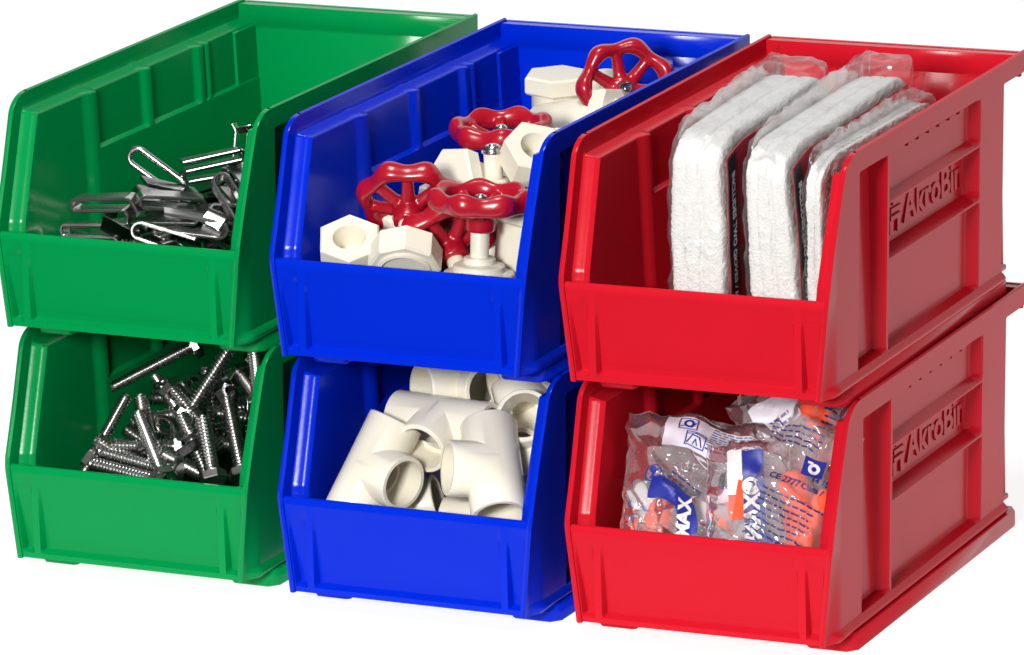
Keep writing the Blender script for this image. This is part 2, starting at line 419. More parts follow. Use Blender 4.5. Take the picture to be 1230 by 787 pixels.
for loc, z, lab, mm in (((.0310, .050, .0790), (.7, -.1, .6), 'hex nut half buried below the upright bolt', STEEL), ((.0100, .060, .0800), (.1, -.8, .6), 'dark hex nut in the shade behind the washer', DARKSTEEL), ((.0250, .024, .0570), (-.5, -.1, .8), 'hex nut left of the bright bolt head', STEEL)):
    o = link('hex_nut', NUT, mm, sharp=30); o.matrix_world = bin_mat('g0', loc, z); tag(o, lab, 'nut', 'nuts among the bolts')

# ---- bent metal clips (top green bin)
def strip_mesh(pts, width, th=.0011, rad=None, name='clip'):
    # pts: polyline in the (x, y) plane (already rounded); width along z
    P = []; n = len(pts); V = [Vector((p[0], p[1], 0)) for p in pts]
    for i, p in enumerate(V):
        t = (V[min(i+1, n-1)]-V[max(i-1, 0)]).normalized(); nn = Vector((-t.y, t.x, 0))*th/2; q = width/2; c = th*.22
        P.append([p+nn+Vector((0, 0, -q+c)), p+nn+Vector((0, 0, q-c)), p+nn*.5+Vector((0, 0, q)), p-nn*.5+Vector((0, 0, q)), p-nn+Vector((0, 0, q-c)), p-nn+Vector((0, 0, -q+c)), p-nn*.5+Vector((0, 0, -q)), p+nn*.5+Vector((0, 0, -q))])
    m = MB(); m.grid(P, closev=True); m.f.append(list(range(8))); m.f.append([(n-1)*8+k for k in range(8)]); return m.mesh(name)
def arc(cx, cy, r, a0, a1, n=9): return [(cx+r*math.cos(a0+(a1-a0)*k/n), cy+r*math.sin(a0+(a1-a0)*k/n)) for k in range(n+1)]
# serpentine clip: top leaf, rounded hairpin, middle leaf, hairpin back, step-down tail
SER = [(.0175, -.0015), (.0160, .0005), (.0145, .0022)]+[(.0135, .0030), (.0120, .0032), (-.0140, .0030)]+arc(-.0140, .0012, .0018, PI/2, 1.5*PI, 8)+[(-.0100, -.0006), (.0100, -.0008)]+arc(.0100, -.0030, .0022, PI/2, -PI/2, 8)+[(.0080, -.0052), (-.0150, -.0060)]
SER = [(a*1.05, b*1.55) for a, b in SER]; SERP = strip_mesh(SER, .011, .0018)
# cage clip: flat leaf, turned-over end, hook at the far end
CAG = [(-.0150, .0040), (.0140, .0040)]+arc(.0140, .0022, .0018, PI/2, -PI/2, 8)+[(.0100, .0004), (-.0140, .0004)]+arc(-.0140, -.0016, .0020, PI/2, 1.5*PI, 8)+[(-.0120, -.0036), (.0040, -.0042)]+arc(.0085, -.0066, .0040, 2.4, -1.9, 10)+[(.0050, -.0115)]
CAG = [(a, b*1.35) for a, b in CAG]; CAGE = strip_mesh(CAG, .012, .0018)
# U clip: two long legs and a turned foot
UCL = [(.0160, .0048), (-.0120, .0040)]+arc(-.0120, .0000, .0040, PI/2, 1.5*PI, 10)+[(.0100, -.0042), (.0120, -.0046), (.0160, -.0075)]
UCLIP = strip_mesh(UCL, .010, .0017)
LOOP = MB().tube([(.028, .0040, 0), (.014, .0042, 0), (0, .0043, 0)]+[(-.0043*math.sin(a), .0043*math.cos(a), 0) for a in [PI*k/12 for k in range(1, 12)]]+[(0, -.0043, 0), (.014, -.0042, 0), (.030, -.0040, 0)], .0015, 12).mesh('wire_loop')
PLATE = MB().box(-.0085, .0085, -.0055, .0055, -.0005, .0005, .0006).mesh('plate')
def clip(me, b, loc, x, y, label, m=CHROME, cat='clip', name='metal_clip', group='bent metal clips in the green bin', sc=1.0):
    # x: direction of the leaves, y: direction of the stack of leaves (bin frame)
    x = Vector(x).normalized(); y = Vector(y); z = x.cross(y).normalized()
    o = link(name, me, m, sharp=40); o.matrix_world = BINS[b] @ align(loc, z, x) @ Matrix.Scale(sc, 4); tag(o, label, cat, group); return o
clip(SERP, 'g1', (-.0190, .026, .0590), rv(1, .02, .35), rv(-.05, 1, .25), 'serpentine clip lying foremost at the left with its bent edge to the viewer')
clip(SERP, 'g1', (.0130, .036, .0600), rv(1, -.06, -.2), rv(.05, 1, .3), 'serpentine clip in the middle, just right of the leftmost one')
clip(UCLIP, 'g1', (.0330, .022, .0545), rv(-1, .13, .1), rv(.1, 1, .3), 'wide clip low at the right, against the front lip')
clip(CAGE, 'g1', (.0185, .070, .0725), rv(1, .22, -.15), rv(-.2, 1, .2), 'topmost clip with a folded hook end at the right of the heap', STEEL)
clip(LOOP, 'g1', (-.0165, .056, .0775), rv(.80, -.58, .1), rv(.58, .80, .2), 'bright wire loop standing out on top of the clips', CHROME, 'wire loop', 'wire_loop', 'wire loops among the clips')
clip(PLATE, 'g1', (-.0075, .0150, .0505), rv(.9, -.45, .2), rv(.30, .6, .75), 'flat pale plate lying at the front lip', STEEL, 'plate', 'metal_plate', None)
clip(UCLIP, 'g1', (.0500, .032, .0640), rv(.5, -.8, .2), rv(.9, .4, -.2), 'dark clip standing on edge in the right front corner', DARKSTEEL)
clip(SERP, 'g1', (-.0215, .0190, .0462), rv(1, -.02, .3), rv(.1, 1, .1), 'clip lying flat at the far left of the front lip', STEEL)
clip(UCLIP, 'g1', (.0200, .014, .0485), rv(.95, -.32, .2), rv(.3, 1, .1), 'clip in front whose leg slopes down to the right', CHROME)
clip(CAGE, 'g1', (.0030, .050, .0600), rv(.9, -.2, -.4), rv(.2, .9, .3), 'clip in the shade under the wire loop', DARKSTEEL)
clip(SERP, 'g1', (.0360, .066, .0660), rv(.3, -.4, .9), rv(.1, 1, .1), 'clip right of the hook end, turned end on', STEEL)
clip(UCLIP, 'g1', (.0085, .120, .0700), rv(.1, .9, .1), rv(1, -.1, .2), 'small clip upright at the back beside the right wall', DARKSTEEL, sc=.75)
clip(PLATE, 'g1', (.0120, .118, .0805), rv(.9, .2, .3), rv(-.2, .5, .8), 'small bright plate on top of the upright clip at the back', CHROME, 'plate', 'metal_plate', None, sc=.5)
rnd = random.Random(5)
for i in range(42):
    y = rnd.uniform(.022, .15); x = rnd.uniform(-.036, .044)
    z = .034+.22*min(y, .07)+(.008 if x > 0 else 0)-rnd.uniform(0, .016)-(.2*(y-.09) if y > .09 else 0)
    a = rnd.uniform(0, 2*PI); e = rnd.uniform(-.4, .4)
    clip(rnd.choice([SERP, CAGE, UCLIP]), 'g1', (max(-.038, min(.040, x)), y, z), (math.cos(a), math.sin(a), e), (rnd.uniform(-.5, .5), rnd.uniform(-.5, .5), 1), 'dark bent metal clip lying deep in the clip heap', rnd.choice([STEEL, DARKSTEEL, DARKSTEEL]), group='clips deep in the heap')

# ---- white pipe tees (bottom blue bin)
def tee_mesh(run, branch, R=.0139, r=.0115, seat=.0099):
    # run along x (half length), branch along +z; rounded socket mouths, a stop shoulder inside
    def cyl(L0, L1, rr, axis, lip=True):
        M = Matrix.Rotation(PI/2, 4, 'Y') if axis == 'x' else Matrix.Identity(4)
        pr = [(rr-.0006, L0), (rr-.0002, L0+.0003), (rr, L0+.0008), (rr, L1-.0008), (rr-.0002, L1-.0003), (rr-.0006, L1)] if lip else [(rr, L0), (rr, L1)]
        return MB().lathe(pr, 56, M, True, True).mesh()
    def ball(rr):
        return MB().lathe([(max(1e-5, rr*math.sin(PI*k/20)), -rr*math.cos(PI*k/20)) for k in range(21)], 40, None, True, True).mesh()
    base = cyl(-run, run, R, 'x')
    ops = [(cyl(0, branch, R, 'z'), 'UNION')]
    sd = .0155
    ops += [(cyl(-run-.01, -run+sd, r, 'x', False), 'DIFFERENCE'), (cyl(run-sd, run+.01, r, 'x', False), 'DIFFERENCE'), (cyl(branch-sd, branch+.01, r, 'z', False), 'DIFFERENCE'),
            (cyl(-run-.02, run+.02, seat, 'x', False), 'DIFFERENCE'), (cyl(0, branch+.02, seat, 'z', False), 'DIFFERENCE')]
    return boolean(base, ops)
TEE = tee_mesh(.0267, .0234)
def elbow_mesh(R=.0138, r=.0112, leg=.024):
    # one leg along +x, one along +z, joined by a tight bend
    def path(Rr, ext):
        return [(leg+ext, 0, 0), (.010, 0, 0)]+[(.010-.010*math.sin(a), 0, .010-.010*math.cos(a)) for a in [PI/2*k/8 for k in range(1, 9)]]+[(0, 0, leg+ext)]
    base = MB().tube(path(R, 0), R, 40).mesh(); bore = MB().tube(path(r, .01), r, 40).mesh()
    return boolean(base, [(bore, 'DIFFERENCE')])
ELBOW = elbow_mesh()
COLLAR = MB().lathe([(.0137, -.0012), (.0143, -.0006), (.0143, .0006), (.0137, .0012)], 56, Matrix.Translation((.0085, 0, 0)) @ Matrix.Rotation(PI/2, 4, 'Y')).mesh('collar')
def fitting(me, loc, branch, run, label, name='pipe_tee', cat='pipe tee', group='white pipe tees in the blue bin'):
    o = link(name, me, PVC, sharp=32); o.matrix_world = bin_mat('b0', loc, branch, run); tag(o, label, cat, group); return o
fitting(TEE, (-.0335, .034, .0560), rv(.66, -.26, .70), rv(.16, .92, -.34), 'pipe tee at the front left, its branch opening to the right')
fitting(TEE, (-.0065, .060, .0750), rv(-.48, -.50, .72), rv(1, .03, .30), 'pipe tee lying crosswise in the middle with its branch opening to the front')
fitting(TEE, (.0345, .031, .0630), rv(-1, .06, .25), rv(.30, -.80, .50), 'largest looking pipe tee at the front right, open at the lower right')
fitting(TEE, (.0350, .072, .0720), rv(-.15, .35, .90), rv(.2, -.85, .4), 'pipe tee at the right wall, one round mouth to the viewer')
fitting(TEE, (-.0080, .094, .0850), rv(.40, -.05, .85), rv(1, .0, .12), 'pipe tee at the back under the upper bin')
fitting(TEE, (.0290, .105, .0910), rv(.2, .3, .9), rv(.75, .12, -.7), 'pipe tee in the shade at the back right')
fitting(ELBOW, (.0080, .0180, .0330), rv(.4, .3, .8), rv(1, 0, 0), 'pipe elbow nearly hidden at the bottom behind the front lip', 'pipe_elbow', 'pipe elbow')
for (loc, br, rn) in (((.030, .040, .030), (0, .3, 1), (1, .2, 0)), ((-.030, .050, .030), (1, .3, .3), (0, 1, .1)), ((-.010, .090, .045), (.4, 1, .3), (1, 0, .2)), ((.036, .090, .050), (.3, .4, 1), (.3, 1, 0)), ((-.030, .110, .040), (.2, .2, 1), (1, 1, 0))):
    fitting(TEE, loc, br, rn, 'pipe tee buried under the other fittings', group='pipe tees underneath the heap')
# ------------------------------------------------------------------ valves with red handwheels (top blue bin)
def wheel_mesh():
    n = 7; m = MB(); N = 140
    P = []
    for i in range(N):
        a = 2*PI*i/N; c = math.cos(n*a); R = .0216+.0008*c; ra = .0037+.0006*c; rz = .0046+.0006*c
        z = .0020+.0005*c
        d = Vector((math.cos(a), math.sin(a), 0))
        rz += .0008; P.append([d*(R+ra*math.cos(t))+Vector((0, 0, z+rz*math.sin(t))) for t in [2*PI*k/14 for k in range(14)]])
    m.grid(P, closeu=True, closev=True)
    for k in range(n):
        a = 2*PI*(k+0.5)/n; d = Vector((math.cos(a), math.sin(a), 0))
        m.tube([d*.003+Vector((0, 0, -.0035)), d*.009+Vector((0, 0, -.003)), d*.015+Vector((0, 0, -.0008)), d*.0205+Vector((0, 0, .0014))], [.0040, .0034, .0030, .0032], 12)
    m.lathe([(.0001, .0012), (.0050, .0010), (.0066, -.0004), (.0078, -.004), (.0076, -.006), (.0072, -.0130), (.0066, -.0137), (.0001, -.0138)], 32, cap0=True, cap1=True)
    def st(o):
        r = o.modifiers.new('r', 'REMESH'); r.mode = 'VOXEL'; r.voxel_size = .00065; r.adaptivity = 0
        s = o.modifiers.new('s', 'SMOOTH'); s.factor = .5; s.iterations = 5
    return evaluate(m.mesh(), st)
WHEEL = wheel_mesh()
SCREW = MB().lathe([(.0001, .0034), (.0012, .0035), (.0014, .0028), (.0024, .0030), (.0033, .0022), (.0035, .0010), (.0035, .0006), (.0042, .0006), (.0042, .0000)], 28).mesh('screw')
STEM = MB().lathe([(.0001, .0005), (.0044, .0005), (.0046, 0), (.0046, -.0145), (.0062, -.0155), (.0062, -.0165)], 36).mesh('stem')
BONNET = MB().lathe([(.0040, .0010), (.0072, .0006), (.0078, .0000), (.0080, -.0022), (.0120, -.0030), (.0126, -.0036), (.0128, -.0060), (.0168, -.0068), (.0174, -.0075), (.0176, -.0118), (.0168, -.0124), (.0168, -.0200)], 48).mesh('bonnet')
HEXN = boolean(MB().prism(hexloop(.0300), -.0085, .0085, .0010).mesh(), [(MB().lathe([(.0062, -.003), (.0066, .0020), (.0078, .0050), (.0084, .0078), (.0104, .0120)], 40, cap0=True, cap1=True).mesh(), 'DIFFERENCE')])
OCT = MB().prism(hexloop(.0330, 8), -.0085, .0060, .0012).lathe([(.0135, -.0080), (.0130, -.0098), (.0118, -.0104), (.0110, -.0096), (.0108, -.0090), (.0001, -.0090)], 44).mesh('octagon')
def body_mesh():
    m = MB().lathe([(.0001, -.034), (.0105, -.034), (.0115, -.033), (.0115, -.014), (.0150, -.010), (.0150, .010), (.0115, .014), (.0115, .033), (.0105, .034), (.0001, .034)], 40, Matrix.Rotation(PI/2, 4, 'Y'))
    m.lathe([(.0130, -.012), (.0130, .016), (.0120, .0165), (.0001, .0165)], 36, cap0=True); return m.mesh('body')
BODY = body_mesh()
def valve(loc, axis, xh, label, spin=0, wheel=True, hexes=(-1, 1), stem_drop=.0, oct_=False, body=True):
    # origin at the wheel's hub; the stem runs down the local -z
    t = thing('valve', label, 'valve', 'valves in the blue bin'); t.matrix_world = bin_mat('b1', loc, axis, xh)
    st = link('stem', STEM, PVC_OLD, t); st.location = (0, 0, -.0120)
    if wheel:
        hw = link('handwheel', WHEEL, WHEELRED, t, sharp=80); hw.rotation_euler = (0, 0, spin)
        sc = link('screw', SCREW, CHROME, hw); sc.location = (0, 0, .0010)
    else:
        st.location = (0, 0, -.0015); sc = link('screw', SCREW, STEEL, st); sc.location = (0, 0, .0005); sc.scale = (1.35, 1.35, 1.2)
    if oct_:
        bn = link('octagonal_cap', OCT, PVC_OLD, t, sharp=30); bn.location = (0, 0, -.0330)
    else:
        bn = link('bonnet', BONNET, PVC_OLD, t, sharp=30); bn.location = (0, 0, -.0270+(.0 if wheel else .0120))
    if body:
        bd = link('pipe_body', BODY, PVC_OLD, t, sharp=40); bd.location = (0, 0, -.052)
        for s in hexes:
            hx = link('hex_socket', HEXN, PVC_OLD, t, sharp=30); hx.matrix_local = Matrix.Translation((s*.036, 0, -.052)) @ Matrix.Rotation(s*PI/2, 4, 'Y')
    return t
valve((.0318, .030, .0765), rv(.02, .98, .20), (1, 0, 0), 'valve standing upright at the front lip, red handwheel on top and white stepped base below', .25, hexes=())
valve((-.0165, .050, .0690), rv(.06, .79, -.60), rv(.9, .2, .3), 'valve tipped over at the left with the back of its red handwheel to the viewer', .1, oct_=True, body=False)
valve((-.0045, .131, .0865), rv(-.05, .96, .28), (1, .2, 0), 'valve at mid depth whose red handwheel lies flat by the left wall', .5)
valve((.0140, .082, .0900), rv(-.05, .97, .25), (1, .5, .3), 'white valve without handwheel, a chrome screw on its bare stem', wheel=False, hexes=())
valve((.0300, .205, .0955), rv(.22, .16, .96), (1, .5, 0), 'valve at the far back with its red handwheel turned to the viewer', .45, body=False)
valve((.0030, .052, .0510), rv(-.25, .75, -.6), (1, .3, 0), 'valve buried under the front handwheel, only dark red showing', .3, body=False)
def loose(name, me, loc, z, xh, label, cat, sc=1, m=None):
    o = link(name, me, m or PVC_OLD, sharp=30); o.matrix_world = bin_mat('b1', loc, z, xh) @ Matrix.Scale(sc, 4); tag(o, label, cat); return o
loose('hex_nut', HEXN, (-.0375, .026, .0495), rv(-.05, .70, .71), rv(1, .0, .0), 'white hex nut in the front left corner with its round hole showing', 'hex nut', .95)
loose('hex_nut', HEXN, (.0330, .088, .0870), rv(.22, .60, .75), rv(.9, .5, 0), 'cream hex nut with a dished hole behind the front handwheel', 'hex nut', .95)
def fit_body():
    m = MB(); m.prism(hexloop(.0310), .012, .0215, .0011); m.lathe([(.0130, -.028), (.0135, -.027), (.0135, .012)], 40, cap0=True); m.lathe([(.0001, .0210), (.009, .0212)], 30)
    return m.mesh('union')
UNI = fit_body()
loose('pipe_adapter', UNI, (-.0130, .216, .0775), rv(-.02, .96, .28), rv(.9, .1, .2), 'tall white pipe adapter with a hex top at the back wall', 'pipe adapter')
loose('pipe_adapter', UNI, (.0110, .196, .0780), rv(.75, .1, .6), rv(0, 1, 0), 'white pipe adapter lying right of the tall one', 'pipe adapter')
loose('pipe_adapter', UNI, (.0020, .090, .0670), rv(-.7, .25, .6), rv(0, 1, 0), 'cream pipe adapter behind the tipped valve, half hidden', 'pipe adapter')
loose('pipe_adapter', UNI, (.0405, .057, .0520), rv(.1, .95, .3), rv(1, 0, 0), 'white pipe adapter right of the front valve against the right wall', 'pipe adapter', .95)
loose('pipe_adapter', UNI, (.0300, .110, .0740), rv(.6, .3, .6), rv(0, 1, 0), 'cream pipe adapter under the flat handwheel', 'pipe adapter')
loose('pipe_adapter', UNI, (-.0250, .080, .0500), rv(.6, .3, -.6), rv(0, 1, 0), 'pipe adapter deep below the tipped handwheel', 'pipe adapter')
loose('pipe_adapter', UNI, (.0150, .160, .0650), rv(.9, .1, .3), rv(0, 1, 0), 'pipe adapter low between the flat and the rear handwheel', 'pipe adapter')
loose('pipe_adapter', UNI, (.0300, .190, .0680), rv(.5, .5, .3), rv(0, 1, 0), 'pipe adapter beneath the rear handwheel', 'pipe adapter')
# ------------------------------------------------------------------ clear film, towels, printed bags
from mathutils import noise as NZ
def film_mat(name, tint=(.98, .98, .98), haze=.06, rough=.1, bump=.5, scale=90, k=.75):
    m = bpy.data.materials.new(name); m.use_nodes = True; nt = m.node_tree; nt.nodes.remove(nt.nodes['Principled BSDF']); out = nt.nodes['Material Output']
    tr = nt.nodes.new('ShaderNodeBsdfTransparent'); tr.inputs['Color'].default_value = (*tint, 1)
    gl = nt.nodes.new('ShaderNodeBsdfGlossy'); gl.inputs['Roughness'].default_value = rough; gl.inputs['Color'].default_value = (1, 1, 1, 1)
    df = nt.nodes.new('ShaderNodeBsdfDiffuse'); df.inputs['Color'].default_value = (.95, .94, .97, 1)
    fr = nt.nodes.new('ShaderNodeFresnel'); fr.inputs['IOR'].default_value = 1.5
    m1 = nt.nodes.new('ShaderNodeMixShader'); m2 = nt.nodes.new('ShaderNodeMixShader'); m1.inputs[0].default_value = haze
    tc = nt.nodes.new('ShaderNodeTexCoord'); n = nt.nodes.new('ShaderNodeTexNoise'); n.inputs['Scale'].default_value = scale; n.inputs['Detail'].default_value = 4; n.inputs['Distortion'].default_value = 1.2
    b = nt.nodes.new('ShaderNodeBump'); b.inputs['Strength'].default_value = bump; b.inputs['Distance'].default_value = .002
    L = nt.links.new; L(tc.outputs['Object'], n.inputs['Vector']); L(n.outputs['Fac'], b.inputs['Height']); L(b.outputs['Normal'], gl.inputs['Normal']); L(b.outputs['Normal'], fr.inputs['Normal'])
    L(tr.outputs[0], m1.inputs[1]); L(df.outputs[0], m1.inputs[2]); mu = nt.nodes.new('ShaderNodeMath'); mu.operation = 'MULTIPLY'; mu.inputs[1].default_value = k; L(fr.outputs[0], mu.inputs[0]); L(mu.outputs[0], m2.inputs[0]); L(m1.outputs[0], m2.inputs[1]); L(gl.outputs[0], m2.inputs[2]); L(m2.outputs[0], out.inputs['Surface'])
    return m
FILM = film_mat('clear_film', haze=.03, rough=.06, bump=.08, scale=160, k=.5)
BAGFILM = film_mat('printed_bag_film', tint=(.985, .98, .99), haze=.12, rough=.06, bump=.10, scale=70)
TERRY = mat('white_terry', (.70, .695, .68), rough=.95, spec=.1, bump=.9, bscale=900, cvar=.04, cscale=250)
CARD_RED = mat('dark_red_card', (.36, .012, .03), rough=.45, cvar=.05); BLACK = mat('black_card', (.012, .011, .012), rough=.4)
INKW = mat('white_ink', (.8, .8, .8), rough=.5); INKB = mat('blue_ink', (.012, .022, .28), rough=.45); INKD = mat('dark_blue_ink', (.02, .022, .16), rough=.5)
LABELW = mat('white_print', (.74, .72, .82), rough=.5); ORANGE = mat('orange_foam', (.95, .085, .02), rough=.7, bump=.5, bscale=300, cvar=.15, cscale=200)
GREYF = mat('grey_foam', (.62, .60, .60), rough=.6, bump=.4, bscale=200, cvar=.1)
def fbm(p, s, o=4): 
    return NZ.fractal(Vector(p)*s, 1.0, 2.0, o)
def ridge(p, s): return 1-abs(NZ.noise(Vector(p)*s))*2
def rbox(hx, hy, hz, n=(26, 60, 60), e=5.0, disp=None):
    # rounded block on a subdivided cube, half sizes hx hy hz
    m = MB(); dims = (hx, hy, hz)
    for ax in range(3):
        for sg in (1, -1):
            b, c = [(1, 2), (2, 0), (0, 1)][ax]; P = []
            for i in range(n[b]+1):
                row = []
                for j in range(n[c]+1):
                    q = [0, 0, 0]; q[ax] = sg; q[b] = -1+2*i/n[b]; q[c] = -1+2*j/n[c]
                    # pull corners in: superellipsoid
                    r = (abs(q[0])**e+abs(q[1])**e+abs(q[2])**e)**(1/e); v = Vector((q[0]/r*hx, q[1]/r*hy, q[2]/r*hz))
                    row.append(disp(v) if disp else v)
                P.append(row)
            m.grid(P, flip=sg < 0)
    me = m.mesh(); bm = bmesh.new(); bm.from_mesh(me); bmesh.ops.remove_doubles(bm, verts=bm.verts, dist=2e-6); bmesh.ops.recalc_face_normals(bm, faces=bm.faces); bm.to_mesh(me); bm.free(); return me
def towel_pack(M, hx, hy, hz, label, seed, tail=.012, stripe=True, rise=.006):
    t = thing('bagged_towel', label, 'towel', 'bagged towels in the red bin'); t.matrix_world = M; so = Vector((seed*3.1, seed*1.7, seed*.9))
    def shape(v, k=1):
        f = v.copy()
        # the folded towel slopes at its top front corner and bulges a little
        fy = (v.y+hy)/(2*hy); fz = (v.z+hz)/(2*hz)
        f.z -= .0055*max(0, 1-fy/.16)**1.3*fz; f.z += rise*fy*fz
        f.x *= 1+.05*math.sin(v.z*70+seed)+.04*math.sin(v.y*45+seed)
        return f
    def cloth(v):
        f = shape(v); p = v+so; nrm = Vector((v.x/hx**2*hx, v.y/hy*.4, v.z/hz*.4)).normalized()
        d = .00028*fbm(p, 95, 3)+.00042*NZ.noise(p*480)+.0008*abs(NZ.noise(p*900))
        # fold lines of the layers, running along the pack on its front and top
        fold = math.exp(-((v.x-.18*hx+.0006*math.sin(v.z*120+v.y*60))/.0011)**2)+.6*math.exp(-((v.x+.45*hx+.0006*math.sin(v.z*90))/.0010)**2)
        edge = 1 if (abs(v.y) > hy*.8 or v.z > hz*.8) else 0
        return f+nrm*(d-.0013*fold*edge)
    link('towel', rbox(hx, hy, hz, (44, 84, 84), 12, cloth), TERRY, t, sharp=180)
    def film(v):
        f = shape(v*1.0); p = v+so; q = Vector((v.x*1.02, v.y*1.006, v.z*1.006)); q = shape(q)
        nrm = Vector((v.x/hx, v.y/hy, v.z/hz)).normalized()
        cr = .0014*(ridge(Vector((p.x, p.y, .5*p.z)), 50)-.3)+.0014*(ridge(Vector((p.x, p.y+.4*p.z, .6*p.z)), 120)-.4)
        top = ramp(v.z, hz*.72, hz); fy = (v.y+hy)/(2*hy)
        # loose film gathered above the left edge and at the rear
        lf = ramp(-v.x/hx, -.2, 1.0)
        q += nrm*(cr+.0010); 
        q.z += top*(.0075*lf*(.7+.5*NZ.noise(p*45))+tail*.6*fy**3*(1-.3*lf))
        q.y += top*tail*.9*fy**3
        fr = ramp(-v.y/hy, .7, 1); q.y -= fr*.0012*(1+NZ.noise(p*70)); 
        return q
    link('film_wrap', rbox(hx, hy, hz, (36, 84, 84), 12, film), FILM, t, sharp=180)
    # heat-sealed crimp standing up along the left top edge
    m = MB(); rows = []
    for i in range(40):
        k = .09+.91*i/39; y = -hy+2*hy*k; p = Vector((0, y, seed)); z0 = shape(Vector((-hx, y, hz))).z
        w = (.0085+.006*k**2+.0022*NZ.noise(p*80))*min(1, .35+i/9)
        rows.append([Vector((-hx*.86+.0012*NZ.noise(p*110+Vector((j*.4, 0, 0)))+.0035*(j/4)*k, y-.002*(1-k), z0-.002+w*j/4)) for j in range(5)])
    m.grid(rows); m.build('film_seam', FILM, t, sharp=180)
    # printed card along the right face: dark red with black ends
    X = hx*1.04
    def cardpt(y, z): 
        p = shape(Vector((hx, y, z))); return Vector((X+.0011+.0007*NZ.noise(Vector((y*60, z*45, seed))), p.y, p.z if z > 0 else z))
    def panel(name, y0, y1, z0, z1, mt, off=0, n=26):
        m = MB(); g = [[cardpt(y0+(y1-y0)*i/n, z0+(z1-z0)*j/n)+Vector((off, 0, 0)) for j in range(n+1)] for i in range(n+1)]
        g2 = [[p-Vector((.0005, 0, 0)) for p in r] for r in g]; m.grid(g); m.grid(g2, flip=True)
        m.grid([g[0], g2[0]]); m.grid([g[-1], g2[-1]]); m.grid([[r[-1] for r in g], [r[-1] for r in g2]]); m.grid([[r[0] for r in g], [r[0] for r in g2]])
        return m.build(name, mt, t, sharp=60)
    if not stripe: return t
    zt = hz-.004
    card = panel('printed_card', -hy*.985, hy*.86, -hz*.95, zt, CARD_RED)
    st = panel('black_border', -hy*.99, -hy*.99+.0090, -hz*.95, zt-.0005, BLACK, .0006); st.parent = card
    e = panel('black_border', hy*.80, hy*.87, hz*.25, zt, BLACK, .0006); e.parent = card
    if stripe:
        tm = text_mesh('INCLUDES TWO GLOVES / INCLUYE DOS GUANTES', .0056, 0, .00016, 'LEFT', .9)
        for v in tm.vertices:
            s_, t_ = v.co.x, v.co.y; q = cardpt(-hy*.99+.0046+t_, zt-.0085-s_); v.co = q+Vector((.0011, 0, 0))
        o = link('printed_text', tm, INKW, t, smooth=False); o.parent = card
    return t
def packM(x, y, z, lean=0, yaw=0): return BINS['r1'] @ Matrix.Translation((x, y, z)) @ Matrix.Rotation(yaw, 4, 'Z') @ Matrix.Rotation(lean, 4, 'Y')
towel_pack(packM(-.0055, .088, .0610, .0, -.012), .0148, .066, .0560, 'bagged white towel leftmost of the three, a black strip of lettering down its right side', 1)
towel_pack(packM(.0335, .098, .0600, -.05, -.02), .0128, .078, .0545, 'bagged white towel in the middle, the one whose film stands up highest at the back', 2, .016)
towel_pack(packM(.0528, .099, .0570, .0, .0), .0044, .076, .0525, 'bagged white towel squeezed against the right wall of its bin', 3, .005, False, -.001)

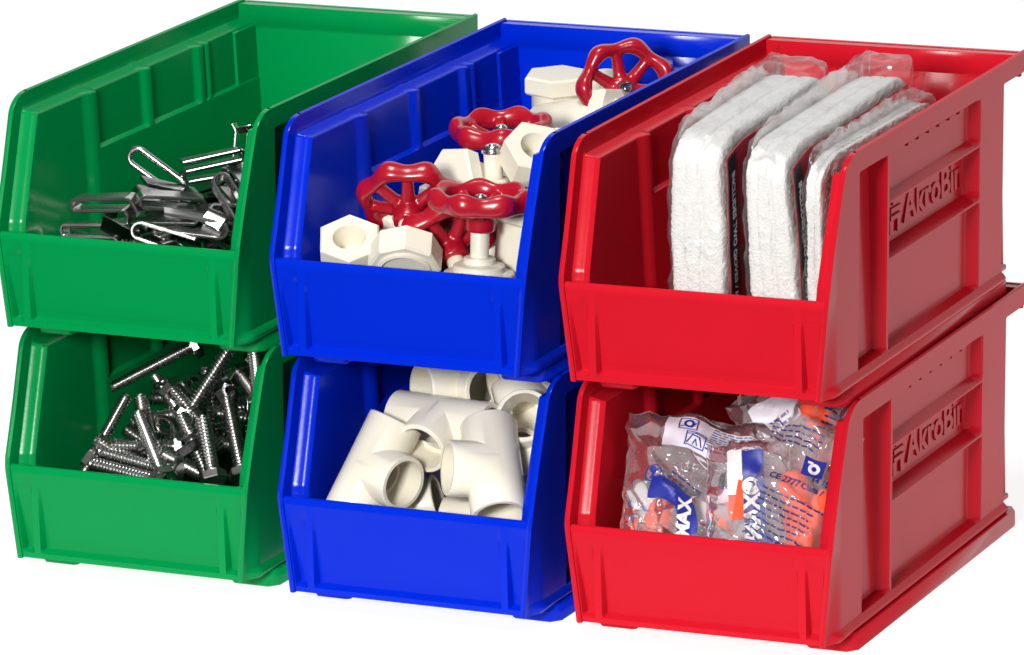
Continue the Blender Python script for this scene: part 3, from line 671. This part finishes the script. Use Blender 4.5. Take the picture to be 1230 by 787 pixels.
# ---- printed bags
class Bag:
    def __init__(s, O, ex, ey, w, h, th, seed, bend=0, bv=.3, crump=1):
        s.O = Vector(O); s.ex = Vector(ex).normalized(); s.en = s.ex.cross(Vector(ey)).normalized(); s.ey = s.en.cross(s.ex); s.w, s.h, s.th, s.seed, s.bend, s.bv, s.cr = w, h, th, seed, bend, bv, crump
    def pt(s, u, v, side=1, off=0):
        p = Vector((u*s.w, v*s.h, s.seed*.13))
        pu = max(0, 1-abs(u)**3.2); pv = max(0, 1-abs(v)**3.2)
        th = side*s.th*(pu*pv)**.55
        c = 1.3*s.cr*(.0040*NZ.noise(p*26)+.0042*(ridge(Vector((p.x+.6*p.y, .45*p.y-.3*p.x, p.z+side)), 42)-.5)+.0026*(ridge(Vector((.5*p.x-.4*p.y, p.y+.5*p.x, p.z+side*2)), 70)-.5)+.0009*(ridge(Vector((p.x, .5*p.y, p.z)), 150)-.5))
        edge = 1-pu*pv
        uu = u*(1+.07*NZ.noise(Vector((v*2, s.seed, 0)))+.04*NZ.noise(Vector((v*6, s.seed, 0)))); vv = v*(1+.08*NZ.noise(Vector((u*2, 0, s.seed)))+.05*NZ.noise(Vector((u*6, 0, s.seed))))
        y = vv*s.h; n = th+c+edge*.004*NZ.noise(p*55)
        if s.bend and v > s.bv:
            L = (vv-s.bv)*s.h; a = s.bend*min(1, L/.012)
            y = s.bv*s.h+L*math.cos(a); n -= L*math.sin(a)
        return s.O+s.ex*(uu*s.w)+s.ey*y+s.en*(n+off)
    def mesh(s, n=110):
        m = MB()
        for side in (1, -1): m.grid([[s.pt(-1+2*i/n, -1+2*j/n, side) for j in range(n+1)] for i in range(n+1)], flip=side < 0)
        return m
    def place(s, a, b, u0, v0, phi): c, d = math.cos(phi), math.sin(phi); return u0+(a*c-b*d)/s.w, v0+(a*d+b*c)/s.h
    def quadmesh(s, quads, u0, v0, phi, off):
        m = MB()
        for q in quads:
            n = 3; (ax, ay), (bx, by), (cx, cy), (dx, dy) = q; P = []
            la = max(1, int(math.hypot(bx-ax, by-ay)/.0018)); lb = max(1, int(math.hypot(dx-ax, dy-ay)/.0018))
            for i in range(la+1):
                r = []
                for j in range(lb+1):
                    k, l = i/la, j/lb; x = (ax*(1-k)+bx*k)*(1-l)+(dx*(1-k)+cx*k)*l; y = (ay*(1-k)+by*k)*(1-l)+(dy*(1-k)+cy*k)*l
                    r.append(s.pt(*s.place(x, y, u0, v0, phi), 1, off))
                P.append(r)
            m.grid(P)
        return m
    def text(s, body, size, u0, v0, phi, off, offset=0, sx=1):
        tm = text_mesh(body, size, 0, offset, 'CENTER', sx)
        bm = bmesh.new(); bm.from_mesh(tm); bmesh.ops.triangulate(bm, faces=bm.faces); bmesh.ops.subdivide_edges(bm, edges=[e for e in bm.edges if e.calc_length() > .0012], cuts=2, use_grid_fill=True); bmesh.ops.triangulate(bm, faces=bm.faces); bm.to_mesh(tm); bm.free()
        for v in tm.vertices: v.co = s.pt(*s.place(v.co.x, v.co.y, u0, v0, phi), 1, off)
        return tm
def rect(x0, x1, y0, y1): return [(x0, y0), (x1, y0), (x1, y1), (x0, y1)]
def stroke(pts, w):
    q = []
    for (ax, ay), (bx, by) in zip(pts, pts[1:]):
        d = Vector((bx-ax, by-ay)); 
        if d.length < 1e-7: continue
        nn = Vector((-d.y, d.x)).normalized()*w/2; e = d.normalized()*w*.3
        q.append([(ax-e.x-nn.x, ay-e.y-nn.y), (bx+e.x-nn.x, by+e.y-nn.y), (bx+e.x+nn.x, by+e.y+nn.y), (ax-e.x+nn.x, ay-e.y+nn.y)])
    return q
def circle(cx, cy, r, n=28): return [(cx+r*math.cos(2*PI*k/n), cy+r*math.sin(2*PI*k/n)) for k in range(n+1)]
def smallprint(rows, width, pitch, hgt, rnd, x0=0, skew=0):
    q = []
    for r in range(rows):
        x = x0+skew*r; end = x+width*rnd.uniform(.75, 1)
        while x < end:
            L = rnd.uniform(.0012, .0042); q.append(rect(x, min(end, x+L), -r*pitch-hgt/2, -r*pitch+hgt/2)); x += L+.0009
    return q
def bag(label, B, marks, matl=BAGFILM):
    t = thing('clear_bag', label, 'plastic bag', 'printed clear bags in the red bin'); t.matrix_world = BINS['r0']
    f = B.mesh().build('film', matl, t, sharp=180)
    me = f.data; bm = bmesh.new(); bm.from_mesh(me); bmesh.ops.remove_doubles(bm, verts=bm.verts, dist=1e-5); bm.to_mesh(me); bm.free()
    for name, me_, mt in marks:
        if isinstance(me_, MB): me_.build(name, mt, t, sharp=180)
        else: link(name, me_, mt, t, smooth=True, sharp=180)
    return t
def chunk(loc, sx, sy, sz, z, label, m=ORANGE, seed=1, name='foam_earplug', cat='earplug'):
    # a bell-shaped foam piece with a flared rim
    def st(v): return v
    mb = MB().lathe([(.0001, 1.0), (.35, .97), (.58, .80), (.66, .5), (.70, .1), (.86, -.25), (1.0, -.5), (1.02, -.72), (.9, -.86), (.55, -.9), (.0001, -.86)], 34)
    for v in mb.v:
        k = 1+.05*NZ.noise(v*2.2+Vector((seed, 0, 0))); v.x *= sx*k; v.y *= sy*k; v.z *= sz*k
    o = mb.build(name, m, None, sharp=80); o.matrix_world = BINS['r0'] @ align(loc, z); tag(o, label, cat); return o
rnd = random.Random(3)
# left bag: white header with two pictograms and small print, circle mark, curved blue band with the word
B = Bag((-.0130, .040, .0640), rv(1, -.10, 0), rv(.1, .93, -.38), .0375, .0335, .0125, 2, 0.18, .30)
ang = -.22
hd = [rect(-.022, .0335, -.0095, .0085)]
boxA = circle(0, 0, 0, 1)
def frame(cx, cy, w_, h_): return stroke([(cx-w_, cy-h_), (cx+w_, cy-h_), (cx+w_, cy+h_), (cx-w_, cy+h_), (cx-w_, cy-h_)], .0005)
pic = frame(-.0115, .0040, .0042, .0033)+frame(-.0065, -.0042, .0048, .0036)
pic += stroke(circle(-.0112, .0042, .0019, 12), .0011)+stroke([(-.0150, .0022), (-.0125, .0030), (-.0098, .0022), (-.0082, .0050)], .0005)
pic += stroke([(-.0105, -.0068), (-.0085, -.0022), (-.0050, -.0030), (-.0030, -.0068)], .0006)+stroke([(-.0075, -.0068), (-.0066, -.0042), (-.0052, -.0068)], .0006)+stroke([(-.0110, -.0020), (-.0070, -.0012), (-.0022, -.0018)], .0005)
sp = [[(x+.0005, y+.0070) for x, y in q] for q in smallprint(9, .031, .00165, .00062, rnd, 0, -.0002)]
circ = stroke(circle(0, 0, .0034), .0005)+stroke([(-.0015, .0018), (.0004, .0004), (-.0006, -.0020)], .0013)+stroke([(.0004, .0004), (.0020, .0014)], .0010)+stroke(circle(-.0004, .0015, .0009, 10), .0010)
arcp = [(-.0085+.0190*math.sin(a), -.0130+.0190*math.cos(a)) for a in [.15+1.42*k/18 for k in range(19)]]+[(.0105, -.0150), (.0107, -.0250)]
band = stroke(arcp, .0092)
marks = [('printed_header', B.quadmesh(hd, .03, .52, ang, .0006), LABELW), ('pictogram', B.quadmesh(pic, .03, .52, ang, .0011), INKB), ('small_print', B.quadmesh(sp, .03, .52, ang, .0011), INKD),
         ('circle_mark', B.quadmesh(circ, -.66, -.06, 0, .0006), INKB), ('small_print', B.quadmesh(smallprint(4, .017, .0028, .0008, rnd), -.42, .0, -.55, .0006), INKD), ('blue_band', B.quadmesh(band, -.46, -.42, 0, .0006), INKB)]
marks.append(('printed_word', B.text('MAX', .0085, -.23, -.70, PI/2, .0018, .0004), INKW))
marks.append(('bar_code', B.quadmesh([rect(-.004+.0011*k, -.004+.0011*k+.0005, -.002, .002) for k in range(8)], .33, -.10, .35, .0006), INKD))
marks.append(('white_panel', B.quadmesh([rect(-.008, .010, -.004, .003)], .28, -.26, .4, .0004), LABELW))
bag('clear bag at the left with two boxed pictograms on its white header', B, marks)
# middle bag: upright blue strip with the word
B = Bag((.0150, .028, .0605), rv(1, .0, .15), rv(.05, .97, -.25), .0200, .0280, .0085, 5, crump=.6)
marks = [('blue_strip', B.quadmesh([rect(-.0050, .0050, -.0290, .0200)], .18, .08, .05, .0005), INKB), ('white_panel', B.quadmesh([rect(-.004, .003, -.010, .012)], -.26, .38, .05, .0004), INKW),
         ('printed_word', B.text('MAX®', .0100, .16, -.22, PI/2+.05, .0016, .0005), INKW), ('orange_print', B.quadmesh([[(-.003, -.012), (.003, -.010), (.003, .007), (.001, .008)]], -.22, .0, .05, .0007), ORANGE),
         ('blue_corner', B.quadmesh([[(-.012, -.004), (.012, -.007), (.010, -.001), (-.004, .007)]], .45, -.78, -.1, .0006), INKB)]
bag('clear bag in the middle with an upright blue strip and white letters', B, marks)
# right bag: slanting blue print, square emblem
B = Bag((.0385, .034, .0660), rv(.94, -.34, .1), rv(.34, .92, -.22), .0215, .0350, .0095, 8, crump=.75)
sqr = [rect(-.0052, .0052, -.0046, .0046)]; blob = stroke(circle(.0004, -.0004, .0021, 16), .0016)+stroke([(-.0030, .0022), (-.0010, .0024)], .0012)
marks = [('square_emblem', B.quadmesh(sqr, .16, .30, .05, .0005), INKB), ('emblem_figure', B.quadmesh(blob, .16, .30, .05, .0009), INKW),
         ('small_print', B.quadmesh(smallprint(9, .031, .0030, .00085, rnd, -.016), 0, -.22, -.10, .0006), INKD), ('small_print', B.quadmesh(smallprint(4, .026, .0028, .0008, rnd, -.018), -.15, .78, -.08, .0006), INKD),
         ('ring_mark', B.quadmesh(stroke(circle(.0015, 0, .0018, 16), .0005)+stroke(circle(-.0022, .0006, .0018, 16), .0005)+stroke([(.0040, -.002), (.0040, .002), (.0062, .002)], .0006), .66, .36, .05, .0006), INKD),
         ('printed_text', B.text('CE 2777', .0044, -.36, .02, -.05, .0007, .0001), INKD), ('printed_text', B.text('Class AL', .0040, .36, .00, -.05, .0007, .0001), INKD), ('printed_text', B.text('14 15/4', .0040, .48, .13, -.05, .0007, .0001), INKD)]
bag('clear bag at the right with a square blue emblem over slanting lines of print', B, marks)
# bags behind
B = Bag((.0360, .072, .0850), rv(.8, -.5, .2), rv(.5, .8, -.3), .0165, .0250, .009, 12)
bag('clear bag behind the right one, bright orange showing through it', B, [('small_print', B.quadmesh(smallprint(5, .022, .0032, .0009, rnd, -.010), .0, .3, 0, .0006), INKD), ('blue_corner', B.quadmesh([rect(-.004, .004, -.003, .005)], .75, .2, .3, .0006), INKB)])
B = Bag((.0120, .092, .0850), rv(.85, .5, .0), rv(-.4, .8, -.4), .0250, .0200, .008, 15)
bag('clear bag with a pale printed label in the shade at the back', B, [('printed_header', B.quadmesh([rect(-.012, .012, -.008, .008)], -.2, .1, 0, .0005), LABELW), ('small_print', B.quadmesh(smallprint(3, .014, .0035, .0016, rnd, -.007), -.2, -.05, 0, .0009), INKD)])
B = Bag((-.0100, .060, .0350), rv(1, 0, .2), rv(0, .6, -.8), .0330, .0300, .012, 18)
bag('clear bag lying flat underneath the others', B, [])
chunk((-.0330, .0330, .0470), .0090, .0080, .0090, rv(.1, .8, .5), 'orange foam plug low in the left bag', seed=1)
chunk((.0400, .0360, .0570), .0120, .0085, .0190, rv(-.35, .85, .2), 'largest orange foam plug, inside the right bag', seed=2)
chunk((.0480, .0310, .0520), .0090, .0075, .0170, rv(.3, .8, .3), 'orange foam plug at the right wall, low in the right bag', seed=3)
chunk((.0380, .0720, .0850), .0100, .0075, .0190, rv(-.45, .8, .2), 'orange foam plug inside the bag behind the right one', seed=4)
chunk((.0080, .0330, .0600), .0065, .0060, .0110, rv(-.2, .9, .2), 'narrow orange foam plug in the middle bag', seed=5)
chunk((-.0060, .0420, .0520), .0120, .0095, .0120, rv(.5, .6, .3), 'grey foam plug in the left bag', GREYF, 6)
chunk((-.0400, .0380, .0520), .0090, .0080, .0110, rv(-.3, .7, .3), 'pale grey foam plug at the far left of the left bag', GREYF, 7)
